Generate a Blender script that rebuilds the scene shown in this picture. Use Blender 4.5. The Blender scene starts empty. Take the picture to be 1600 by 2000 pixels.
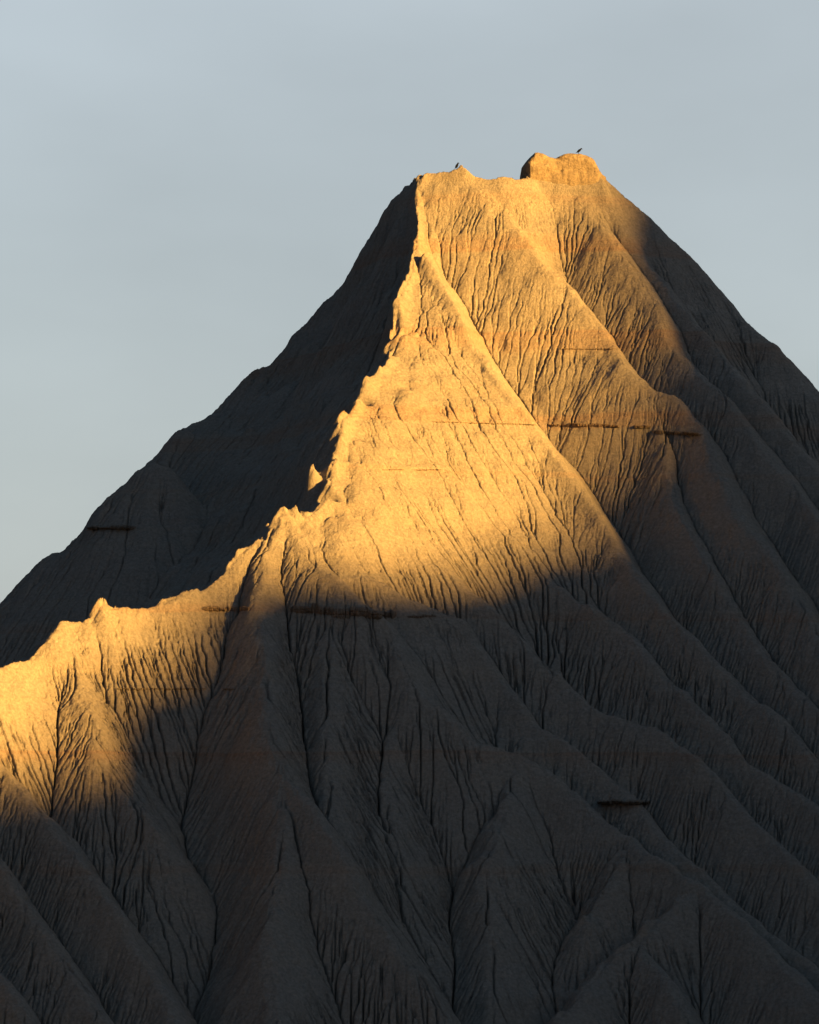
import bpy, bmesh, math, random, sys
import numpy as np
from mathutils import Vector, Matrix

# ------------------------------------------------------------------ camera
W, H = 1600, 2000
SC = 0.05                       # metres per photo pixel at the summit plane (y = 0)
DIST = 430.0
CAM_Z = 18.0
cam_loc = Vector((0.0, -DIST, CAM_Z))
aim = Vector((0.0, 0.0, 50.0))
cd = bpy.data.cameras.new('camera'); cam = bpy.data.objects.new('camera', cd)
bpy.context.scene.collection.objects.link(cam)
cam.location = cam_loc
vdir = (aim - cam_loc)
RNG = vdir.length
cam.rotation_euler = vdir.to_track_quat('-Z', 'Y').to_euler()
cd.sensor_fit = 'VERTICAL'; cd.sensor_height = 36.0
cd.lens = 36.0 * RNG / (H * SC)
cd.clip_start = 1.0; cd.clip_end = 6000.0
bpy.context.scene.camera = cam
C = bpy.context.scene.collection

# ------------------------------------------------------------------ light
SUN_AZ, SUN_EL = math.radians(55), math.radians(13.5)      # to the right of and behind the camera
S_h = np.array([math.sin(SUN_AZ), -math.cos(SUN_AZ)])
sun_vec = Vector((S_h[0]*math.cos(SUN_EL), S_h[1]*math.cos(SUN_EL), math.sin(SUN_EL)))
ld = bpy.data.lights.new('sun', 'SUN'); sun = bpy.data.objects.new('sun', ld); C.objects.link(sun)
ld.energy = 5.0; ld.angle = math.radians(1.0); ld.color = (1.0, 0.54, 0.115)
sun.rotation_euler = (-sun_vec).to_track_quat('-Z', 'Y').to_euler()

world = bpy.data.worlds.new('World'); bpy.context.scene.world = world
world.use_nodes = True
nt = world.node_tree; N = nt.nodes; L = nt.links
for n in list(N): N.remove(n)
out = N.new('ShaderNodeOutputWorld'); bg = N.new('ShaderNodeBackground')
sky = N.new('ShaderNodeTexSky'); sky.sky_type = 'NISHITA'; sky.sun_disc = False
sky.sun_elevation = SUN_EL
sky.sun_rotation = math.atan2(S_h[0], S_h[1])
sky.air_density = 1.0; sky.dust_density = 2.0; sky.ozone_density = 1.5
hsv = N.new('ShaderNodeHueSaturation'); hsv.inputs['Saturation'].default_value = 1.0
L.new(sky.outputs[0], hsv.inputs['Color'])
# thin high cloud: grey veil, brightest low over the butte, heavier and darker overhead and behind the camera
tc = N.new('ShaderNodeTexCoord'); sp = N.new('ShaderNodeSeparateXYZ'); L.new(tc.outputs['Generated'], sp.inputs[0])
cov = N.new('ShaderNodeMapRange'); L.new(sp.outputs['Y'], cov.inputs[0]); cov.interpolation_type = 'SMOOTHSTEP'
cov.inputs[1].default_value = 0.5; cov.inputs[2].default_value = 0.93; cov.inputs[3].default_value = 0.076; cov.inputs[4].default_value = 0.57
cl = N.new('ShaderNodeTexNoise'); cl.inputs['Scale'].default_value = 5.0; cl.inputs['Detail'].default_value = 5
mp = N.new('ShaderNodeMapping'); mp.inputs['Scale'].default_value = (1, 1, 2.2); mp.inputs['Location'].default_value = (.3, .2, .1)
L.new(tc.outputs['Generated'], mp.inputs[0]); L.new(mp.outputs[0], cl.inputs['Vector'])
clr = N.new('ShaderNodeMapRange'); L.new(cl.outputs['Fac'], clr.inputs[0]); clr.inputs[1].default_value = .3; clr.inputs[2].default_value = .7
clr.inputs[3].default_value = .9; clr.inputs[4].default_value = 1.1
# brighter, more neutral towards the sun's side; darker and bluer away from it
dsun = N.new('ShaderNodeVectorMath'); dsun.operation = 'DOT_PRODUCT'; L.new(tc.outputs['Generated'], dsun.inputs[0])
dsun.inputs[1].default_value = (float(S_h[0]), float(S_h[1]), 0)
glow = N.new('ShaderNodeMapRange'); glow.interpolation_type = 'SMOOTHSTEP'; L.new(dsun.outputs['Value'], glow.inputs[0])
glow.inputs[1].default_value = -.35; glow.inputs[2].default_value = 1.0; glow.inputs[3].default_value = 0; glow.inputs[4].default_value = .15
cov2 = N.new('ShaderNodeMath'); cov2.operation = 'ADD'; L.new(cov.outputs[0], cov2.inputs[0]); L.new(glow.outputs[0], cov2.inputs[1])
mul = N.new('ShaderNodeMath'); mul.operation = 'MULTIPLY'; L.new(cov2.outputs[0], mul.inputs[0]); elv = N.new('ShaderNodeMapRange'); L.new(sp.outputs['Z'], elv.inputs[0]); elv.inputs[1].default_value = .10; elv.inputs[2].default_value = .2
elv.inputs[3].default_value = .97; elv.inputs[4].default_value = 1.10
mu2 = N.new('ShaderNodeMath'); mu2.operation = 'MULTIPLY'; L.new(clr.outputs[0], mu2.inputs[0]); L.new(elv.outputs[0], mu2.inputs[1])
L.new(mu2.outputs[0], mul.inputs[1])
veil = N.new('ShaderNodeMix'); veil.data_type = 'RGBA'; vf = N.new('ShaderNodeMapRange'); L.new(sp.outputs['Y'], vf.inputs[0]); vf.inputs[1].default_value = .3; vf.inputs[2].default_value = .95; vf.inputs[3].default_value = .85; vf.inputs[4].default_value = .85
L.new(vf.outputs[0], veil.inputs[0])
vf2 = N.new('ShaderNodeMapRange'); L.new(sp.outputs['Y'], vf2.inputs[0]); vf2.inputs[1].default_value = .3; vf2.inputs[2].default_value = .95
vc = N.new('ShaderNodeMix'); vc.data_type = 'RGBA'; L.new(vf2.outputs[0], vc.inputs[0])
vs = N.new('ShaderNodeMix'); vs.data_type = 'RGBA'; L.new(dsun.outputs['Value'], vs.inputs[0])
vs.inputs[6].default_value = (.55, 1.32, 2.25, 1); vs.inputs[7].default_value = (1.0, 1.29, 1.62, 1)
L.new(vs.outputs[2], vc.inputs[6])
vc.inputs[7].default_value = (1.60, 1.72, 1.79, 1)
L.new(vc.outputs[2], veil.inputs[7])
L.new(hsv.outputs[0], veil.inputs[6])
fin = N.new('ShaderNodeVectorMath'); fin.operation = 'SCALE'
L.new(veil.outputs[2], fin.inputs[0]); L.new(mul.outputs[0], fin.inputs['Scale'])
L.new(fin.outputs[0], bg.inputs[0]); bg.inputs[1].default_value = 0.12
L.new(bg.outputs[0], out.inputs[0])

sc = bpy.context.scene
sc.view_settings.view_transform = 'Standard'; sc.view_settings.look = 'None'
sc.view_settings.gamma = 1.0; sc.view_settings.exposure = 2.0
sc.cycles.max_bounces = 4; sc.cycles.diffuse_bounces = 2

# ------------------------------------------------------------------ picture <-> place
fwd = np.array(vdir.normalized()); right = np.array([1.0, 0, 0]); up = np.cross(right, fwd)
camp = np.array(cam_loc)
def unproj(px, py, Y):
    d = fwd + right*((px-W/2)*SC/RNG) + up*((H/2-py)*SC/RNG)
    return camp + d*((Y-camp[1])/d[1])
def project(P):
    v = P - camp; f = v@fwd
    return W/2 + (v@right)/f*RNG/SC, H/2 - (v@up)/f*RNG/SC

rng = np.random.default_rng(7)
def vnoise(x, y, cell, seed, octaves=4, gain=0.5):
    """value noise summed over octaves, about -1..1"""
    tot = np.zeros(np.broadcast(x, y).shape); amp = 1.0; s = 0.0
    for o in range(octaves):
        r = np.random.default_rng(seed*31+o); T = r.uniform(-1, 1, (256, 256))
        u = x/cell + 57.3*o; v = y/cell + 91.7*o
        iu = np.floor(u).astype(int); iv = np.floor(v).astype(int)
        fu = u-iu; fv = v-iv
        fu = fu*fu*fu*(fu*(fu*6-15)+10); fv = fv*fv*fv*(fv*(fv*6-15)+10)
        a = T[iu & 255, iv & 255]; b = T[(iu+1) & 255, iv & 255]
        c = T[iu & 255, (iv+1) & 255]; d = T[(iu+1) & 255, (iv+1) & 255]
        tot += amp*((a*(1-fu)+b*fu)*(1-fv)+(c*(1-fu)+d*fu)*fv); s += amp
        amp *= gain; cell /= 2.0
    return tot/s*1.6

# ------------------------------------------------------------------ the butte: crest lines
# each vertex: picture x, picture y and how far the crest lies in front of the summit per metre of fall
ZTOP = unproj(800, 330, 0)[2]
KD = 1.0
def depth_at(px, py, k, off):
    Y = 0.0
    for _ in range(12):
        z = unproj(px, py, Y)[2]
        Y = 0.5*Y + 0.5*(-(ZTOP-z)*k + off)
    return Y
def sstep(t): t = min(1, max(0, t)); return t*t*(3-2*t)
def forward(px, py):
    """the left half of the front juts towards the viewer, so the broad face turns to the right"""
    return -13.0*sstep((1150-px)/600)*sstep((py-330)/620)
def crest(pts, k=KD, off=0.0, fw=True):
    """pts: (px, py) or (px, py, Y)"""
    res = []
    for p in pts:
        Y = p[2] if len(p) > 2 else depth_at(p[0], p[1], k, off)
        if fw: Y += forward(p[0], p[1])
        res.append(unproj(p[0], p[1], Y))
    return np.array(res)
CRESTS = []
def ridge(pts, s=1.4, r=1.2, k=KD, off=0.0, fw=True, back=0.0, s2=None):
    CRESTS.append((crest([p if len(p) < 3 else (p[0], p[1], p[2]+back) for p in pts], k, off, fw), s, s2 or s, r*.5))

# summit block
ridge([(1022,343,-.7),(1180,345,-.7)], s=2.2, r=.1)
ridge([(1022,343,2.1),(1180,345,2.1)], s=2.2, r=.1)
ridge([(840,339,-.3),(860,333,-.6),(905,325,-1),(925,343,-1.3),(960,352,-1.6),(1010,350,-1.8),(1040,345,-.5),(1100,345,1),(1178,348,1)], s=1.7, r=.8)
# crest running down and left between the sunlit and the dark face
R1 = [(822,342,0),(816,400,-3),(808,462,-7),(806,520,-10.5),(776,590,-15),(792,650,-17),(752,710,-21),(718,742,-23),(672,820,-27.5),(664,880,-30.5),(652,930,-33),
      (640,966,-35),(600,1012,-37),(548,1010,-37.5),(500,1060,-40),(440,1115,-43),(380,1163,-45.5),(290,1186,-48),(200,1188,-50),(180,1220,-51),(122,1217,-52.5),(72,1282,-56),(0,1310,-59),(-150,1370,-66),(-400,1480,-76)]
ridge(R1[:8], r=.4, s=2.7, s2=1.4)
ridge(R1[7:], r=.5)
# left skyline
R0 = [(822,342,0),(786,366,3.5),(725,452,8),(706,510,10),(600,640,11),(520,722,10),(436,797,7),(360,838,3),(300,905,0),(252,965,-1.5),(180,1032,-4),(90,1120,-8),(0,1200,-12),(-200,1390,-20),(-500,1650,-30)]
ridge(R0[:6], s=1.35, s2=2.7, r=1.2, fw=False)
ridge(R0[5:], s=1.35, r=2.0, fw=False)
# low ribs on the dark face
ridge([(590,740,2),(500,880,-8),(400,985,-15),(300,1080,-19),(200,1165,-24),(60,1280,-30),(-100,1400,-37)], s=1.2, r=2.5, fw=False)
ridge([(790,560,-8),(700,720,-15),(600,860,-19),(500,990,-24),(400,1100,-29),(250,1200,-36)], s=1.25, r=2, fw=False)
ridge([(360,838,1.5),(330,930,-3),(260,1030,-8),(160,1130,-13),(60,1215,-18),(-100,1340,-26)], s=1.3, r=1.5, fw=False)
# the far side of the butte
ridge([(1000,352,2),(1100,600,35),(1250,1100,80)], r=3, s=1.1)
ridge([(300,905,0),(200,1200,35)], r=3, s=1.1)
# right flank, from the skyline inwards
ridge([(1178,348,1),(1250,412,0),(1320,482,-1),(1400,580,-3),(1500,672,-6),(1600,770,-9),(1900,1060,-20)], r=1.5, s=1.3)
ridge([(1178,352,.5),(1205,430,-3),(1272,525,-8),(1381,668,-16),(1469,771,-22),(1600,930,-30),(1850,1220,-48)], r=1)
ridge([(1120,350,.5),(1147,391,-2),(1204,474,-7.5),(1274,592,-14),(1320,684,-19),(1403,771,-24),(1469,841,-28),(1556,959,-34),(1600,1020,-38),(1850,1300,-55)], r=1)
ridge([(925,350,-1.6),(955,391,-3.8),(1025,474,-8),(1121,579,-14),(1165,640,-17.5),(1202,684,-20),(1259,749,-23.5),(1316,771,-25),(1364,826,-28.5),(1400,900,-32.5),(1450,1000,-38),(1520,1110,-44),(1600,1240,-51),(1800,1500,-66)], r=1.2)
ridge([(832,500,-9.8),(856,550,-12.5),(905,640,-17.5),(960,730,-22),(1035,815,-27),(1080,880,-30.5),(1135,960,-35),(1190,1050,-40),(1240,1125,-44),(1300,1200,-48),(1360,1255,-51),(1450,1332,-55),(1520,1402,-59),(1600,1500,-64),(1800,1720,-76)], r=1)
ridge([(1290,780,-25),(1300,900,-31),(1330,1000,-36.5),(1370,1090,-41),(1440,1200,-47),(1500,1290,-52),(1600,1390,-58)], r=1)
ridge([(750,790,-26),(800,850,-29),(870,925,-32.5),(950,1025,-38),(1031,1068,-41),(1075,1132,-44),(1119,1170,-46),(1200,1217,-49),(1280,1296,-53),(1350,1370,-57),(1400,1425,-60),(1450,1480,-63),(1600,1572,-69),(1800,1720,-78)], r=.9)
ridge([(692,935,-34),(740,975,-36),(820,1040,-40),(870,1100,-43),(985,1215,-49.5),(1060,1297,-53.5),(1150,1377,-58),(1275,1422,-61),(1355,1487,-65),(1400,1530,-67),(1500,1627,-72),(1600,1727,-77),(1800,1900,-88)], r=.9)
ridge([(650,1000,-37.3),(672,1070,-41.5),(720,1130,-44.5),(800,1170,-47),(895,1212,-49.5),(965,1307,-54),(1050,1415,-60),(1120,1462,-62.5),(1225,1550,-67),(1290,1620,-71),(1360,1690,-75),(1450,1780,-79),(1600,1900,-86),(1800,2050,-95)], r=.9)
ridge([(560,1010,-37.5),(620,1090,-43),(690,1165,-47),(760,1215,-49.5),(800,1325,-55),(850,1372,-58),(925,1447,-62),(1010,1477,-64),(1080,1520,-66.5),(1170,1590,-70),(1235,1627,-72),(1260,1672,-74.5),(1365,1722,-78),(1500,1850,-85),(1600,1945,-90),(1800,2100,-98)], r=1)
# low ribs that fill the broad sunlit face
ridge([(805,640,-18.5),(838,690),(900,790),(990,900),(1080,1020),(1170,1130),(1250,1230),(1340,1310)], r=2, off=.6, s=1.3)
ridge([(790,755,-24.5),(850,820),(930,930),(1010,1030),(1090,1110),(1180,1190)], r=2, off=.5, s=1.3)
ridge([(702,850,-29.5),(760,900),(850,985),(930,1060),(1010,1140),(1100,1240),(1200,1340)], r=2, off=.5, s=1.3)
ridge([(668,1000,-37.3),(740,1050),(850,1140),(950,1240),(1060,1350),(1160,1440)], r=2, off=.6, s=1.3)
ridge([(600,1020,-37.5),(690,1110),(780,1190),(870,1290),(960,1400)], r=1, off=.9, s=1.3)
# spurs coming at the camera
ridge([(545,1012,-38),(520,1080,-41.5),(502,1170,-46),(505,1290,-52.5),(535,1410,-59),(556,1510,-64),(545,1700,-73),(525,1850,-81),(540,2010,-88)], r=1.2)
ridge([(556,1510,-64),(600,1560,-67),(645,1632,-71),(700,1745,-76),(775,1835,-81),(850,1960,-87),(900,2100,-94)], r=1)
ridge([(640,1200,-48.5),(640,1400,-58),(650,1580,-67)], r=1, s=1.25, back=1.5)
ridge([(800,1325,-55.5),(768,1420,-59),(750,1520,-63.5),(755,1620,-68),(785,1730,-73)], r=1, s=1.3, back=2)
ridge([(1008,1480,-64),(985,1560,-68),(960,1680,-73),(950,1800,-78),(965,2010,-87)], r=1.2, s=1.3)
ridge([(1235,1630,-72),(1200,1700,-75),(1150,1790,-79)], r=1.2, s=1.3)
ridge([(1362,1724,-78),(1300,1782,-81),(1240,1842,-84),(1200,1868,-85),(1100,1990,-91)], r=1)
ridge([(1240,1842,-84),(1300,1920,-88),(1360,2050,-93)], r=1)
ridge([(125,1219,-52.5),(150,1340,-58),(190,1450,-63),(235,1522,-65),(300,1620,-69)], r=1, s=1.25, back=1)
ridge([(-150,1375,-66),(0,1495,-67),(90,1582,-71),(150,1680,-75.5),(215,1770,-80),(320,1940,-87),(360,2050,-92)], r=1)
ridge([(-150,1530,-74),(0,1682,-79),(125,1870,-87),(210,2000,-92)], r=1)
ridge([(-150,1750,-86),(0,1900,-91),(60,2000,-95)], r=1)

DX = 0.085
X0, X1, Y0, Y1 = -50.0, 52.0, -112.0, 18.0
def envelope(xs, ys):
    XX, YY = np.meshgrid(xs, ys)
    wx = XX + .32*vnoise(XX, YY, 6.0, 3, 3); wy = YY + .32*vnoise(XX, YY, 6.0, 4, 3)
    Z = np.full(XX.shape, -30.0)
    for pts, sa, sb, r in CRESTS:
        for a, b in zip(pts[:-1], pts[1:]):
            d = b-a; Lh = math.hypot(d[0], d[1])
            if Lh < 1e-6: continue
            m = d[2]/Lh; ex, ey = d[0]/Lh, d[1]/Lh
            l = (wx-a[0])*ex + (wy-a[1])*ey
            p = (wx-a[0])*ey - (wy-a[1])*ex
            s = sa if sa == sb else np.where(p > 0, sa, sb)
            p = np.abs(p)
            # best point of the segment for a cone of slope s
            mm = np.clip(m, -.95*s, .95*s); sh = mm/np.sqrt(s*s-mm*mm)
            t = np.clip(l + p*sh, 0, Lh)
            dd = np.sqrt((l-t)**2 + p*p)
            np.maximum(Z, a[2] + m*t - s*(np.sqrt(dd*dd + r*r) - r), out=Z)
    return Z
cs = 0.33
xs_c = np.arange(X0-1, X1+1, cs); ys_c = np.arange(Y0-1, Y1+1, cs)
Zc = envelope(xs_c, ys_c)
def gblur(a, sig):
    n = int(3*sig)+1; k = np.exp(-np.arange(-n, n+1)**2/(2*sig*sig)); k /= k.sum()
    a = np.apply_along_axis(lambda v: np.convolve(np.pad(v, n, mode='edge'), k, 'valid'), 0, a)
    return np.apply_along_axis(lambda v: np.convolve(np.pad(v, n, mode='edge'), k, 'valid'), 1, a)
def facet(A, B, drop=.15, n=40, sag=(0, 0)):
    """rock face stretched between two crest lines (lists of points, top to foot)"""
    global Zc
    def res(P):
        L_ = np.concatenate([[0], np.cumsum(np.linalg.norm(np.diff(P, axis=0), axis=1))]); t = np.linspace(0, L_[-1], n)
        return np.stack([np.interp(t, L_, P[:, k]) for k in range(3)], -1)
    A, B = res(A), res(B); m = 40; w = np.linspace(0, 1, m)[None, :, None]
    S = A[:, None]*(1-w)+B[:, None]*w
    S[:, :, 2] -= drop + np.linspace(sag[0], sag[1], n)[:, None]**1.0*np.sin(np.pi*w[0, :, 0])[None]
    tri = []
    XC, YC = np.meshgrid(xs_c, ys_c)
    for i in range(n-1):
        for j in range(m-1):
            for t in ((S[i,j], S[i+1,j], S[i+1,j+1]), (S[i,j], S[i+1,j+1], S[i,j+1])):
                t = np.array(t); lo = t[:, :2].min(0); hi = t[:, :2].max(0)
                a0 = max(0, int((lo[0]-xs_c[0])/cs)); a1 = min(len(xs_c), int((hi[0]-xs_c[0])/cs)+2)
                b0 = max(0, int((lo[1]-ys_c[0])/cs)); b1 = min(len(ys_c), int((hi[1]-ys_c[0])/cs)+2)
                d = (t[1,1]-t[2,1])*(t[0,0]-t[2,0])+(t[2,0]-t[1,0])*(t[0,1]-t[2,1])
                if abs(d) < 1e-9 or a1 <= a0 or b1 <= b0: continue
                x = XC[b0:b1, a0:a1]; y = YC[b0:b1, a0:a1]
                u = ((t[1,1]-t[2,1])*(x-t[2,0])+(t[2,0]-t[1,0])*(y-t[2,1]))/d
                v = ((t[2,1]-t[0,1])*(x-t[2,0])+(t[0,0]-t[2,0])*(y-t[2,1]))/d
                ok = (u > -.02) & (v > -.02) & (u+v < 1.02)
                z = u*t[0,2]+v*t[1,2]+(1-u-v)*t[2,2]
                Zc[b0:b1, a0:a1] = np.where(ok, np.maximum(Zc[b0:b1, a0:a1], z), Zc[b0:b1, a0:a1])
def inside(poly, XX, YY):
    r = np.zeros(XX.shape, bool)
    for (x1, y1), (x2, y2) in zip(poly, poly[1:]+poly[:1]):
        c = (y1 > YY) != (y2 > YY)
        r ^= c & (XX < (x2-x1)*(YY-y1)/((y2-y1) or 1e-9)+x1)
    return r
def soften(pts, keep, sig, feather):
    """planar facets: the relief inside a patch of the front is worn down"""
    global Zc
    pl = [tuple(v[:2]) for v in crest(pts)]
    m = gblur(inside(pl, *np.meshgrid(xs_c, ys_c)).astype(float), feather/cs)
    m = np.clip((m-.35)/.5, 0, 1)
    B = gblur(Zc, sig/cs)
    Zc = Zc + m*(1-keep)*(B+.25-Zc)
facet(crest(R1[:-1]), crest(R0[:-1], fw=False), .2, 110, (.2, 7.5))
facet(crest(R1[2:10]), crest([(832,500,-9.8),(856,550,-12.5),(905,640,-17.5),(960,730,-22),(1035,815,-27),(1080,880,-30.5)]), .1, 40, (.2, .4))
soften([(822,470),(880,600),(960,745),(1050,860),(1130,985),(1190,1080),(1240,1160),(1120,1180),(980,1190),(850,1185),(760,1190),(570,1180),(535,1070),(600,1030),(650,995),(670,880),(690,820),(740,745),(790,660),(790,600)], .30, 2.4, 1.2)
soften([(826,346,-.5),(905,335,-1.6),(960,356,-2),(1178,350,-1.5),(1200,420,-5),(1120,450,-6.5),(1030,470,-8),(960,450,-7),(900,470,-8),(818,450,-7)], .3, 1.8, .6)
xs = np.arange(X0, X1, DX); ys = np.arange(Y0, Y1, DX)
def upsample(Zc):
    fi = (ys-ys_c[0])/cs; fj = (xs-xs_c[0])/cs
    def wts(f):
        i = np.floor(f).astype(int); t = f-i
        return i, [(-t**3+2*t*t-t)/2, (3*t**3-5*t*t+2)/2, (-3*t**3+4*t*t+t)/2, (t**3-t*t)/2]
    i, wi = wts(fi); j, wj = wts(fj)
    A = sum(Zc[i+k-1, :]*wi[k][:, None] for k in range(4))
    return sum(A[:, j+k-1]*wj[k][None, :] for k in range(4))
Z = upsample(Zc); Z_env = Z.copy()
ny, nx = Z.shape
XX, YY = np.meshgrid(xs, ys)
# small pinnacles and notches along the sharp crest: picture x, y, depth, height, radius
for px, py, Yb, hh, rr in [(716,740,-23.2,.7,.9),(670,818,-27.6,.4,1.0),(674,893,-31,1.0,.35),
        (608,940,-31.5,2.0,.7),(550,1008,-37.6,.4,.7),(577,1006,-37.2,.5,.35),(776,590,-15,.5,.9),
        (808,462,-7,.4,.5),(505,1055,-39.7,.4,.4),(200,1188,-50,.3,.6),(122,1217,-52.5,.3,.7),(725,440,5.5,.5,.8),(905,322,.3,.3,.9)]:
    if py > 450: Yb += forward(px, py)
    P = unproj(px, py, Yb)
    if (px, py) != (608, 940): hh *= .6
    Z += hh*np.exp(-(((XX-P[0])**2+(YY-P[1])**2)/rr**2)**1.3)
# notches bitten out of the crest at given picture heights
R1a = np.array([p[:2] for p in R1[:16]]); R1c = crest(R1)[:16]
for py, hh, rr in [(648,1.1,.6),(768,1.5,.5),(884,1.8,.4),(962,1.2,.45)]:
    i = int(np.nonzero((R1a[:-1,1] <= py) & (R1a[1:,1] > py))[0][0]); t = (py-R1a[i,1])/(R1a[i+1,1]-R1a[i,1])
    P = R1c[i]+(R1c[i+1]-R1c[i])*t
    Z -= hh*np.exp(-((((XX-P[0]-.2)/1.3)**2+(YY-P[1])**2)/rr**2)**1.2)
# the sharp crest is ragged
cr = crest(R1); dR = np.full(XX.shape, 9.0)
for a, b in zip(cr[:-1], cr[1:]):
    d = (b-a)[:2]; t = np.clip(((XX-a[0])*d[0]+(YY-a[1])*d[1])/(d@d), 0, 1)
    dR = np.minimum(dR, np.hypot(XX-a[0]-t*d[0], YY-a[1]-t*d[1]))
Z += np.exp(-(dR/.8)**2)*.24*(vnoise(XX, YY, 2.6, 91, 4, .5)+.35*vnoise(XX, YY, .5, 92, 3, .6))*np.clip((YY+75)/20, 0, 1)
Z += .22*vnoise(XX, YY, 4.0, 11, 3, .5) + .17*vnoise(XX, YY, 2.2, 13, 2) + .075*vnoise(XX, YY, .9, 12, 4, .6)
Z += rng.uniform(-.03, .03, Z.shape)

# ------------------------------------------------------------------ rain: rills cut by routed run-off
NB = [(0,1),(1,1),(1,0),(1,-1),(0,-1),(-1,-1),(-1,0),(-1,1)]
U01 = rng.random(Z.shape)
def blur(a, n=1):
    for _ in range(n):
        p = np.pad(a, 1, mode='edge')
        a = (p[:-2,1:-1]+p[2:,1:-1]+p[1:-1,:-2]+p[1:-1,2:]+4*a)/8
    return a
def receivers(Z):
    p = np.pad(Z, 1, constant_values=1e9)
    idx = np.arange(ny*nx).reshape(ny, nx)
    S = np.stack([(Z - p[1+a:ny+1+a, 1+b:nx+1+b])/math.hypot(a, b) for a, b in NB])
    Zs = blur(Z, 3)
    gy, gx = np.gradient(Zs)
    ang = (np.arctan2(-gy, -gx) / (math.pi/4)) % 8
    k0 = np.floor(ang).astype(int); fr = ang-k0
    k = (k0 + (U01 < fr)) % 8
    sk = np.take_along_axis(S, k[None], 0)[0]
    best = S.argmax(0); sb = S.max(0)
    ok = sk > 0.35*sb
    k = np.where(ok, k, best)
    offs = np.array([a*nx+b for a, b in NB]); ln = np.array([math.hypot(a, b) for a, b in NB])
    rec = idx + offs[k]; dl = ln[k]*DX
    pit = sb <= 0
    pit[0,:] = pit[-1,:] = True; pit[:,0] = pit[:,-1] = True
    rec = np.where(pit, idx, rec)
    return rec.ravel(), dl.ravel()
def levels(rec):
    n = rec.size; dep = (rec != np.arange(n)).astype(np.int64); r = rec.copy()
    for _ in range(14):
        dep = dep + dep[r]; r = r[r]
    order = np.argsort(dep, kind='stable'); ds = dep[order]
    cuts = np.searchsorted(ds, np.arange(0, ds[-1]+2))
    return order, cuts
def erode(Z, K, m, steps, thr):
    for it in range(steps):
        rec, dl = receivers(Z); order, cuts = levels(rec)
        A = np.full(rec.size, DX*DX)
        for q in range(len(cuts)-2, 0, -1):
            c = order[cuts[q]:cuts[q+1]]
            np.add.at(A, rec[c], A[c])
        z = Z.ravel().copy()
        F = K*np.maximum(A-thr, 0)**m/dl*EW
        for q in range(1, len(cuts)-1):
            c = order[cuts[q]:cuts[q+1]]
            zr = z[rec[c]]; z[c] = np.where(zr < z[c], (z[c]+F[c]*zr)/(1+F[c]), z[c])
        Z = z.reshape(ny, nx)
    return Z, A.reshape(ny, nx)
Z_before = Z.copy()
gy, gx = np.gradient(blur(Z, 12), DX)
gn = np.hypot(gx, gy)+1e-6
facing = -(gx*S_h[0]+gy*S_h[1])/gn            # 1 = slope faces the dry, sunny side
LOW = np.clip((46-Z)/14, 0, 1)
shady = np.clip(-facing*2.2-.3, 0, 1)
Z += shady*.75*vnoise(XX, YY, 3.2, 93, 3, .5)
EW = (np.clip(1.1-1.0*facing*(1-LOW), .25, 1.2)*(1+1.0*LOW) + 1.6*shady).ravel()
Z, A = erode(Z, 0.017, 0.55, 7, 1.2)
rec, dl = receivers(Z); order, cuts = levels(rec)
def accumulate(rec, order, cuts):
    A = np.full(rec.size, DX*DX)
    for q in range(len(cuts)-2, 0, -1):
        c = order[cuts[q]:cuts[q+1]]; np.add.at(A, rec[c], A[c])
    return A.reshape(ny, nx)
A = accumulate(rec, order, cuts)
patch = np.clip(.55 + .9*vnoise(XX, YY, 4.5, 21, 3), .08, 1.3)
# damp, shaded sides are gullied more deeply than the dry sunny face
WET = np.maximum(np.maximum(LOW, np.clip((XX-15)/8, 0, 1)*.5), np.clip(-facing*2-.2, 0, 1)*.9)
patch = patch*np.clip(1.3-1.25*facing*(1-.75*WET), .18, 1.35)*(1+2.3*WET)*np.clip((85-Z)/9, .3, 1)
cut = .75*np.clip((A-.33)/4.5, 0, 1.7)**.65*patch + .12*np.clip((A-4)/30, 0, 1) + .09*np.clip((A-.06)/.4, 0, 1)*patch
cw = .75*cut + .5*np.maximum(blur(cut, 1)-.3*cut, 0)
cw *= np.clip(1+.7*vnoise(XX, YY, .45, 64, 2), .35, 1.8)
Z = Z - cw + (.018+.03*WET)*vnoise(XX, YY, .30, 63, 2)
# the detailed part runs out smoothly into the wide land around it
edge = np.minimum(np.minimum(XX-X0, X1-XX), np.minimum(YY-Y0, Y1-YY))
wE = np.clip(1-(edge-.5)/5.0, 0, 1); wE = wE*wE*(3-2*wE)
# harder beds stand out a little as thin horizontal steps
bedn = vnoise(Z*1.0 + .5*vnoise(XX, YY, 14, 60, 2), 0*Z+3.3, .8, 61, 3)
Z += .13*np.clip(bedn, -.2, 1)*np.clip(.35+vnoise(XX, YY, 8, 62, 3), 0, 1)
Z = Z*(1-wE) + Z_env*wE
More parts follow.
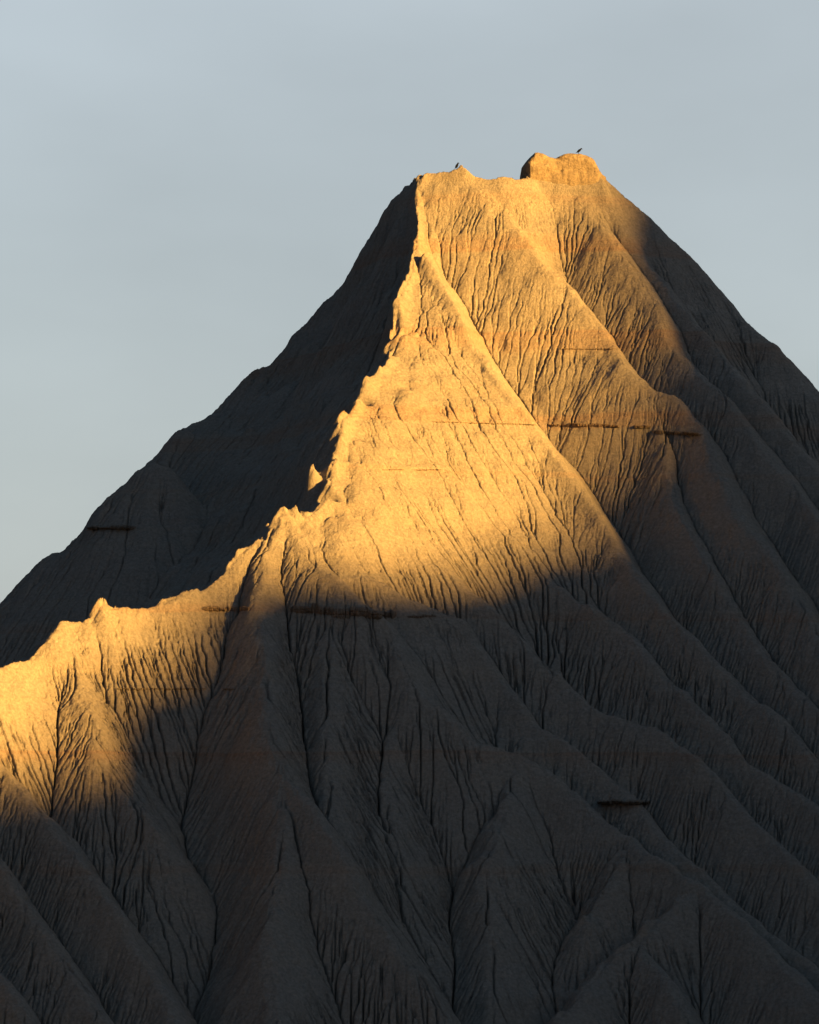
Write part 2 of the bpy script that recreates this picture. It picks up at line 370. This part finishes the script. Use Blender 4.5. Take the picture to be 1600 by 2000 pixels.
# ------------------------------------------------------------------ materials
def mat_rock(name='banded mudstone', tint=(1,1,1)):
    m = bpy.data.materials.new(name); m.use_nodes = True
    nt = m.node_tree; N = nt.nodes; L = nt.links
    b = N['Principled BSDF']; b.inputs['Roughness'].default_value = .95
    b.inputs['Specular IOR Level'].default_value = .1
    geo = N.new('ShaderNodeNewGeometry')
    sep = N.new('ShaderNodeSeparateXYZ'); L.new(geo.outputs['Position'], sep.inputs[0])
    # bedding: 1-D noise along height, a little wavy
    wav = N.new('ShaderNodeTexNoise'); wav.inputs['Scale'].default_value = .06
    L.new(geo.outputs['Position'], wav.inputs['Vector'])
    ad = N.new('ShaderNodeMath'); ad.operation = 'MULTIPLY_ADD'
    L.new(wav.outputs['Fac'], ad.inputs[0]); ad.inputs[1].default_value = 1.2; L.new(sep.outputs['Z'], ad.inputs[2])
    bed = N.new('ShaderNodeTexNoise'); bed.noise_dimensions = '1D'; bed.inputs['Scale'].default_value = .22
    bed.inputs['Detail'].default_value = 6; bed.inputs['Roughness'].default_value = .65
    L.new(ad.outputs[0], bed.inputs['W'])
    cr = N.new('ShaderNodeValToRGB'); L.new(bed.outputs['Fac'], cr.inputs[0])
    e = cr.color_ramp.elements
    e[0].position = .25; e[0].color = (.34, .225, .165, 1)
    e[1].position = .72; e[1].color = (.335, .29, .25, 1)
    x = e.new(.42); x.color = (.325, .275, .23, 1)
    x = e.new(.56); x.color = (.30, .26, .225, 1)
    gr = N.new('ShaderNodeTexNoise'); gr.inputs['Scale'].default_value = 3.5; gr.inputs['Detail'].default_value = 8
    gr.inputs['Roughness'].default_value = .7
    L.new(geo.outputs['Position'], gr.inputs['Vector'])
    mr = N.new('ShaderNodeMapRange'); L.new(gr.outputs['Fac'], mr.inputs[0])
    mr.inputs[1].default_value = .3; mr.inputs[2].default_value = .7; mr.inputs[3].default_value = .70; mr.inputs[4].default_value = 1.28
    mx = N.new('ShaderNodeMix'); mx.data_type = 'RGBA'; mx.blend_type = 'MULTIPLY'; mx.inputs[0].default_value = 1
    L.new(cr.outputs[0], mx.inputs[6]); L.new(mr.outputs[0], mx.inputs[7])
    m4 = N.new('ShaderNodeMix'); m4.data_type = 'RGBA'; m4.blend_type = 'MULTIPLY'; m4.inputs[0].default_value = 1
    L.new(mx.outputs[2], m4.inputs[6]); m4.inputs[7].default_value = (*tint, 1)
    L.new(m4.outputs[2], b.inputs['Base Color'])
    bu = N.new('ShaderNodeBump'); bu.inputs['Strength'].default_value = 1.0; bu.inputs['Distance'].default_value = .22
    n2 = N.new('ShaderNodeTexNoise'); n2.inputs['Scale'].default_value = 5.0; n2.inputs['Detail'].default_value = 6; n2.inputs['Roughness'].default_value = .75
    L.new(geo.outputs['Position'], n2.inputs['Vector'])
    L.new(n2.outputs['Fac'], bu.inputs['Height']); L.new(bu.outputs[0], b.inputs['Normal'])
    return m
ROCK = mat_rock()
SLAB = mat_rock('hard sandstone', (.8,.74,.68))
CAP = mat_rock('cap sandstone', (1.05,.95,.80))
SOIL = mat_rock('dark plain soil', (.2,.22,.25))

def grid_mesh(name, XX, YY, Z, mat):
    ny, nx = Z.shape
    me = bpy.data.meshes.new(name)
    v = np.stack([XX, YY, Z], -1).reshape(-1, 3).astype(np.float32)
    i = np.arange(ny*nx).reshape(ny, nx)
    f = np.stack([i[:-1,:-1], i[:-1,1:], i[1:,1:], i[1:,:-1]], -1).reshape(-1, 4)
    me.vertices.add(len(v)); me.vertices.foreach_set('co', v.ravel())
    me.loops.add(f.size); me.loops.foreach_set('vertex_index', f.ravel().astype(np.int32))
    me.polygons.add(len(f)); me.polygons.foreach_set('loop_start', np.arange(0, f.size, 4, dtype=np.int32))
    me.polygons.foreach_set('loop_total', np.full(len(f), 4, dtype=np.int32))
    me.polygons.foreach_set('use_smooth', np.ones(len(f), dtype=bool))
    me.update(); me.validate()
    me.materials.append(mat)
    o = bpy.data.objects.new(name, me); C.objects.link(o)
    return o
butte = grid_mesh('hill', XX, YY, Z, ROCK); butte['kind'] = 'structure'

def height_at(x, y):
    i = np.clip((np.asarray(y)-Y0)/DX, 0, ny-2); j = np.clip((np.asarray(x)-X0)/DX, 0, nx-2)
    a = i.astype(int); b = j.astype(int); fa = i-a; fb = j-b
    return (Z[a,b]*(1-fb)+Z[a,b+1]*fb)*(1-fa)+(Z[a+1,b]*(1-fb)+Z[a+1,b+1]*fb)*fa
def hit(px, py):
    """where the sight line through a picture point first meets the butte"""
    Y = np.arange(Y0+1, Y1-1, .05)
    P = np.array([unproj(px, py, y) for y in (Y[0], Y[-1])])
    t = (Y-Y[0])/(Y[-1]-Y[0]); Q = P[0]+(P[1]-P[0])*t[:, None]
    k = np.nonzero(Q[:,2] < height_at(Q[:,0], Q[:,1]))[0]
    return Q[k[0]] if len(k) else None

# ------------------------------------------------------------------ the wide land around
def outer():
    xo = np.arange(-260, 261, 1.6); yo = np.arange(-170, 240, 1.6)
    Zo = envelope(xo, yo)
    XO, YO = np.meshgrid(xo, yo)
    base = -16 + 5*vnoise(XO, YO, 60, 41, 4)
    out = np.clip(np.maximum(np.maximum(X0-XO, XO-X1), np.maximum(Y0-YO, YO-Y1))/8, 0, 1)
    Zo = Zo + 1.0*out*vnoise(XO, YO, 7, 42, 4)
    Zo = np.maximum(Zo, base)
    dE = np.minimum(np.minimum(XO-X0, X1-XO), np.minimum(YO-Y0, Y1-YO))
    Zo = Zo - np.clip(dE-1.7, 0, 3)*2 - .04
    o = grid_mesh('terrain', XO, YO, Zo, ROCK); o['kind'] = 'structure'
outer()
def ground():
    x = np.concatenate([np.linspace(-5000,-400,24), np.linspace(-380,380,80), np.linspace(400,5000,24)])
    XG, YG = np.meshgrid(x, x)
    ZG = -17.5 + 3*vnoise(XG, YG, 150, 43, 3)
    o = grid_mesh('ground', XG, YG, ZG, SOIL); o['kind'] = 'structure'
ground()

# the mountain whose shadow climbs the butte: its crest as the low sun sees it
Uax = np.array([-S_h[1], S_h[0]])
HD = 520.0
SHADOW = [(0,1500),(100,1600),(170,1570),(225,1480),(235,1400),(262,1340),(330,1310),(400,1270),(430,1200),(470,1150),(505,1225),(535,1235),(560,1175),(650,1185),(730,1165),(800,1155),(900,1140),(1000,1125),(1090,1125),(1150,1100),
          (1120,1010),(1160,940),(1190,870),(1215,800),(1235,750),(1245,690),(1225,640),(1205,560),(1205,480),(1215,420)]
prof = []
for px, py in SHADOW:
    if 500 < px < 1200 and py > 1100: py -= 30
    P = hit(px, py)
    if P is None: continue
    t = P[0]*S_h[0]+P[1]*S_h[1]; u = P[0]*Uax[0]+P[1]*Uax[1]
    prof.append((u, P[2]+(HD-t)*math.tan(SUN_EL)))
    print('shadow', px, py, round(u,1), round(prof[-1][1],1), file=sys.stderr)

us = np.array([p[0] for p in prof]); zs = np.array([p[1] for p in prof])
o_ = np.argsort(us); us = us[o_]; zs = zs[o_]
us = np.concatenate([[us[0]-120, us[0]-30, us[0]-7, us[0]-1.5], us, [us[-1]+10, us[-1]+40, us[-1]+110, us[-1]+220]])
zs = np.concatenate([[40, zs[0]+10, zs[0]+10, zs[0]+4], zs, [zs[-1]+14, zs[-1]+22, zs[-1]-10, 10]])
def mountain():
    u = np.arange(us[0], us[-1], 1.5); w = np.concatenate([np.arange(-330,-30,8.), np.arange(-30,30,1.5), np.arange(30,331,8.)])
    top = np.interp(u, us, zs) + 1.5 + 1.8*vnoise(u, 0*u+.5, 9, 55, 3) + 4.0*np.exp(-((u+61)/3.2)**2)
    k = np.exp(-np.linspace(-2,2,5)**2); k /= k.sum(); top = np.convolve(np.pad(top, 2, mode='edge'), k, 'valid')
    UU, WW = np.meshgrid(u, w); TT = np.broadcast_to(top, UU.shape)
    fall = np.sqrt(WW**2+9)-3
    ZM = TT - .62*fall + np.clip(fall/40,0,1)*9*vnoise(UU, WW, 45, 51, 4)
    ZM = np.maximum(ZM, -22)
    XM = (HD+WW)*S_h[0] + UU*Uax[0]; YM = (HD+WW)*S_h[1] + UU*Uax[1]
    o = grid_mesh('mountain', XM, YM, ZM, SOIL); o['kind'] = 'structure'
mountain()

# unseen hills added on either side to block low sky light from the lower slopes
def sky_block_hills():
    x = np.arange(-260, 261, 4.); y = np.arange(-330, -90, 4.)
    XF, YF = np.meshgrid(x, y)
    hh = 105*np.exp(-((XF+125)/48)**2-((YF+195)/85)**2) + 78*np.exp(-((XF-125)/48)**2-((YF+205)/80)**2)
    ZF = -22 + hh*(1+.25*vnoise(XF, YF, 40, 71, 4)) + 2*vnoise(XF, YF, 18, 72, 4)
    ZF = np.where((YF > -130) & (np.abs(XF) < 70), -30, ZF)
    o = grid_mesh('sky_block_hills', XF, YF, ZF, SOIL); o['kind'] = 'structure'
sky_block_hills()

# ------------------------------------------------------------------ hard ledges and the cap
def tag(o, label, cat, group=None):
    o['label'] = label; o['category'] = cat
    if group: o['group'] = group
def mesh_obj(name, verts, faces, mat, parent=None, smooth=False):
    me = bpy.data.meshes.new(name); me.from_pydata([tuple(map(float, v)) for v in verts], [], faces)
    for p in me.polygons: p.use_smooth = smooth
    me.materials.append(mat); me.validate(); me.update()
    o = bpy.data.objects.new(name, me); C.objects.link(o); o.parent = parent
    return o
def ledge(px0, px1, py, thick, prot, gapiness, label, seed, slope=0.0):
    """a hard bed weathered into broken blocks: it follows the bedding round the hillside"""
    rr = np.random.default_rng(seed); verts = []; faces = []
    pxs = np.arange(px0, px1+.1, 1.5); n = len(pxs); prev = None
    blk = np.zeros(n, int); c = 0; left = 0
    for i in range(n):
        if left <= 0: c += 1; left = int(rr.integers(6, 26))
        blk[i] = c; left -= 1
    bp = rr.uniform(.45, 1.25, c+1); bt = rr.uniform(.55, 1.25, c+1); bz = rr.normal(0, .12, c+1); bg = rr.random(c+1) < gapiness
    for i, px in enumerate(pxs):
        P = None if bg[blk[i]] else hit(px, py + slope*(px-px0))
        if P is None: prev = None; continue
        x, y, z = P; e = .6
        g = -np.array([height_at(x+e, y)-height_at(x-e, y), height_at(x, y+e)-height_at(x, y-e)]); g /= np.linalg.norm(g)+1e-6
        g = g*.4 + np.array([0, -.6]); g /= np.linalg.norm(g)
        end = min(1, (i+1)/9, (n-i)/9)**.7
        edge = .75 if (i and blk[i-1] != blk[i]) or (i+1 < n and blk[i+1] != blk[i]) else 1
        p = prot*bp[blk[i]]*end*edge*rr.uniform(.95, 1.05); t = thick*bt[blk[i]]*(.35+.65*end); dz = bz[blk[i]]*thick
        ring = [(-1.0, t*.7), (p*.5, t*.62), (p*.85, t*.45), (p, t*.15), (p*.8, t*.02), (p*.97, -t*.12), (p*.75, -t*.42), (p*.2, -t*.6), (-1.0, -t*.7)]
        cur = len(verts); m = len(ring)
        for a, b in ring: verts.append((x+g[0]*a+rr.normal(0,.02), y+g[1]*a+rr.normal(0,.03), z+dz+b+rr.normal(0,.025)))
        if prev is not None and np.linalg.norm(np.array(P)-prev[1]) < 1.2:
            for k in range(m): faces.append((prev[0]+k, prev[0]+(k+1)%m, cur+(k+1)%m, cur+k))
        prev = (cur, np.array(P))
    if faces:
        V = np.array(verts); base = V.mean(0); V = V-base
        o = mesh_obj('rock_ledge', V, faces, SLAB); o.location = base
        tag(o, label, 'rock ledge', 'hard rock ledges in the slopes')
ledge(172, 266, 1031, .34, .75, 0, 'dark slab of rock jutting out of the shaded left slope at the skyline', 1)
ledge(395, 490, 1190, .4, .35, .15, 'broken crumbly ledge crossing the dark shadow wedge left of the front spur', 2)
ledge(566, 775, 1190, .75, .55, .05, 'long thick ledge of layered rock along the shadow line of the middle spur', 3, .06)
ledge(795, 852, 1204, .20, .20, .08, 'thin short ledge just right of the long thick one on the middle spur', 4)
ledge(845, 1048, 824, .12, .14, .12, 'thin golden ledge line across the broad sunlit face', 5, .03)
ledge(1068, 1272, 829, .28, .28, .10, 'broken ledge crossing the rilled flank in half shadow', 6, .03)
ledge(1274, 1374, 843, .30, .60, 0, 'overhanging slab on the nose of the right hand spur', 7, .06)
ledge(1168, 1270, 1567, .42, 1.1, 0, 'black overhanging slab low on the right in deep shade', 8)
ledge(228, 460, 1346, .14, .16, .10, 'thin ledge line in the lower left below the sunlit crest', 9)
ledge(1095, 1205, 682, .09, .12, .10, 'faint short ledge line high on the rilled flank below the cap', 10)
ledge(735, 870, 918, .10, .10, .15, 'faint ledge line on the left part of the sunlit face', 11)

def caprock():
    top = [(1016,343),(1019,326),(1030,311),(1045,297.5),(1060,298.5),(1074,306),(1086,307),(1100,301),(1115,298.5),(1135,300),(1150,304),(1161,312),(1168,326),(1176,340),(1184,345)]
    P = np.array([unproj(a, b, 0) for a, b in top])
    z0 = unproj(1100, 345, 0)[2]
    xs_ = np.linspace(P[0,0], P[-1,0], 110); tz = np.interp(xs_, P[:,0], P[:,2])
    verts = []; faces = []; m = 36
    base = np.array([P[:,0].mean(), 0, z0])
    for i, x in enumerate(xs_):
        h = tz[i]-z0; w = 1.65*min(1, (i+1)/14, (110-i)/12)**.5
        for k in range(m):
            a = math.pi*k/(m-1)                       # front foot over the top to the back foot
            cy = -math.cos(a); sz = math.sin(a)
            yy = w*math.copysign(abs(cy)**.8, cy); zz = h*abs(sz)**.62
            verts.append([x, yy, z0+zz])   # centred on y = 0 here, moved back below
        # foot ring goes down into the hill
    V = np.array(verts)
    d = vnoise(V[:,0]*.6+9*(V[:,1] > 0), V[:,2]*1.8, 1.3, 81, 4, .5)
    V[:,1] += .28*d*np.sign(V[:,1]+1e-6)*(np.abs(V[:,1])/1.65); 
    lay = (np.abs((V[:,2]-z0)-.42) < .07)
    V[:,1] *= np.where(lay & (V[:,2]-z0 < 1), .93, 1)
    V[:,2] += .06*vnoise(V[:,0], V[:,1], .6, 82, 3)*(V[:,2]-z0 > .3)
    V = V.reshape(110, m, 3); foot = V[:, [0, -1], :].copy(); foot[:, :, 2] -= 1.2; foot[:,:,1] *= .9
    V = np.concatenate([foot[:, :1], V, foot[:, 1:]], 1); m2 = m+2
    for i in range(109):
        for k in range(m2-1):
            faces.append((i*m2+k, (i+1)*m2+k, (i+1)*m2+k+1, i*m2+k+1))
    faces.append(tuple(range(m2))); faces.append(tuple(109*m2+k for k in reversed(range(m2))))
    V[:,:,1] += .7; base[1] = .7
    o = mesh_obj('caprock', V.reshape(-1,3)-base, faces, CAP, smooth=True); o.location = base
    tag(o, 'golden blocky cap of hard rock with a dip in its top on the right summit', 'caprock')
    return V
capV = caprock()

# ------------------------------------------------------------------ the two birds
def plain(name, col, rough=.6):
    m = bpy.data.materials.new(name); m.use_nodes = True; nt = m.node_tree
    b = nt.nodes['Principled BSDF']; b.inputs['Roughness'].default_value = rough; b.inputs['Specular IOR Level'].default_value = .08
    t = nt.nodes.new('ShaderNodeTexNoise'); t.inputs['Scale'].default_value = 40
    r = nt.nodes.new('ShaderNodeValToRGB'); nt.links.new(t.outputs['Fac'], r.inputs[0])
    r.color_ramp.elements[0].color = (*[c*.7 for c in col], 1); r.color_ramp.elements[1].color = (*[c*1.3 for c in col], 1)
    nt.links.new(r.outputs[0], b.inputs['Base Color']); return m
FEATHER = plain('black feathers', (.004, .004, .005)); HORN = plain('dark horn', (.008, .007, .006), .5)
def loft(name, spine, mat, parent, seg=12):
    """spine: (x, y, z, rx, ry) rings perpendicular to the path"""
    verts = []; faces = []
    S = np.array(spine, float)
    for i, q in enumerate(S):
        a = S[max(i-1,0),:3]; b = S[min(i+1,len(S)-1),:3]; t = Vector(b-a).normalized()
        side = Vector((0,1,0)); upv = t.cross(side).normalized()
        for k in range(seg):
            g = 2*math.pi*k/seg
            v = Vector(q[:3]) + side*q[3]*math.cos(g) + upv*q[4]*math.sin(g); verts.append(v)
    for i in range(len(S)-1):
        for k in range(seg): faces.append((i*seg+k, i*seg+(k+1)%seg, (i+1)*seg+(k+1)%seg, (i+1)*seg+k))
    faces.append(tuple(range(seg))[::-1]); faces.append(tuple((len(S)-1)*seg+k for k in range(seg)))
    return mesh_obj(name, verts, faces, mat, parent, True)
def bird(loc, tilt, turn, label):
    e = bpy.data.objects.new('bird', None); C.objects.link(e); e.location = loc; e.scale = (1.5, 1.5, 1.3); e.rotation_euler = (0, 0, turn)
    tag(e, label, 'bird', 'birds perched on the summit')
    def R(x, z): c, s_ = math.cos(tilt), math.sin(tilt); return (x*c + (z-.1)*s_, .1 - x*s_ + (z-.1)*c)
    sp = []
    for x, z, a, b in [(-.06,.07,.02,.02),(-.055,.12,.06,.06),(-.04,.20,.085,.085),(-.02,.29,.085,.085),(.0,.36,.062,.062),(.01,.40,.045,.048),(.02,.44,.050,.055),(.035,.48,.045,.045),(.045,.505,.015,.02)]:
        X, Zz = R(x, z); sp.append((X, 0, Zz, a, b))
    loft('body', sp, FEATHER, e)
    loft('beak', [(*[R(.06,.47)[0], 0, R(.06,.47)[1]], .02, .022), (*[R(.10,.465)[0], 0, R(.10,.465)[1]], .014, .015), (*[R(.135,.45)[0], 0, R(.135,.45)[1]], .003, .004)], HORN, e, 8)
    loft('tail', [(R(-.06,.14)[0], 0, R(-.06,.14)[1], .035, .015), (R(-.11,.04)[0], 0, R(-.11,.04)[1], .04, .01), (R(-.16,-.05)[0], 0, R(-.16,-.05)[1], .045, .007)], FEATHER, e, 8)
    for sy in (-1, 1):
        w = [(R(-.01,.34)[0], sy*.07, R(-.01,.34)[1], .018, .03), (R(-.04,.24)[0], sy*.088, R(-.04,.24)[1], .018, .06), (R(-.08,.12)[0], sy*.06, R(-.08,.12)[1], .012, .035), (R(-.12,.02)[0], sy*.03, R(-.12,.02)[1], .005, .01)]
        loft('wing', w, FEATHER, e, 8)
        lg = loft('leg', [(.0, sy*.035, .13, .013, .013), (.005, sy*.035, .06, .007, .007), (.0, sy*.035, -.01, .007, .007)], HORN, e, 6)
        loft('foot', [(-.03, sy*.035, .002, .006, .005), (.0, sy*.035, .006, .014, .008), (.05, sy*.035, .002, .012, .004)], HORN, lg, 6)
    return e
def perch(px, pts):
    """highest point of the surface in the given picture column"""
    pxx, pyy = project(pts); k = np.abs(pxx-px) < 1.0
    q = pts[k][np.argmin(pyy[k])]; return Vector(q)
band = (np.abs(YY) < 4) & (XX > 0) & (XX < 12)
bird(perch(893, np.stack([XX[band], YY[band], Z[band]], -1))-Vector((0,0,.01)), .15, math.radians(25), 'small black bird sitting upright on the left peak')
bird(perch(1129, capV.reshape(-1,3))-Vector((0,0,.01)), .5, math.radians(10), 'small black bird leaning forward on top of the caprock')
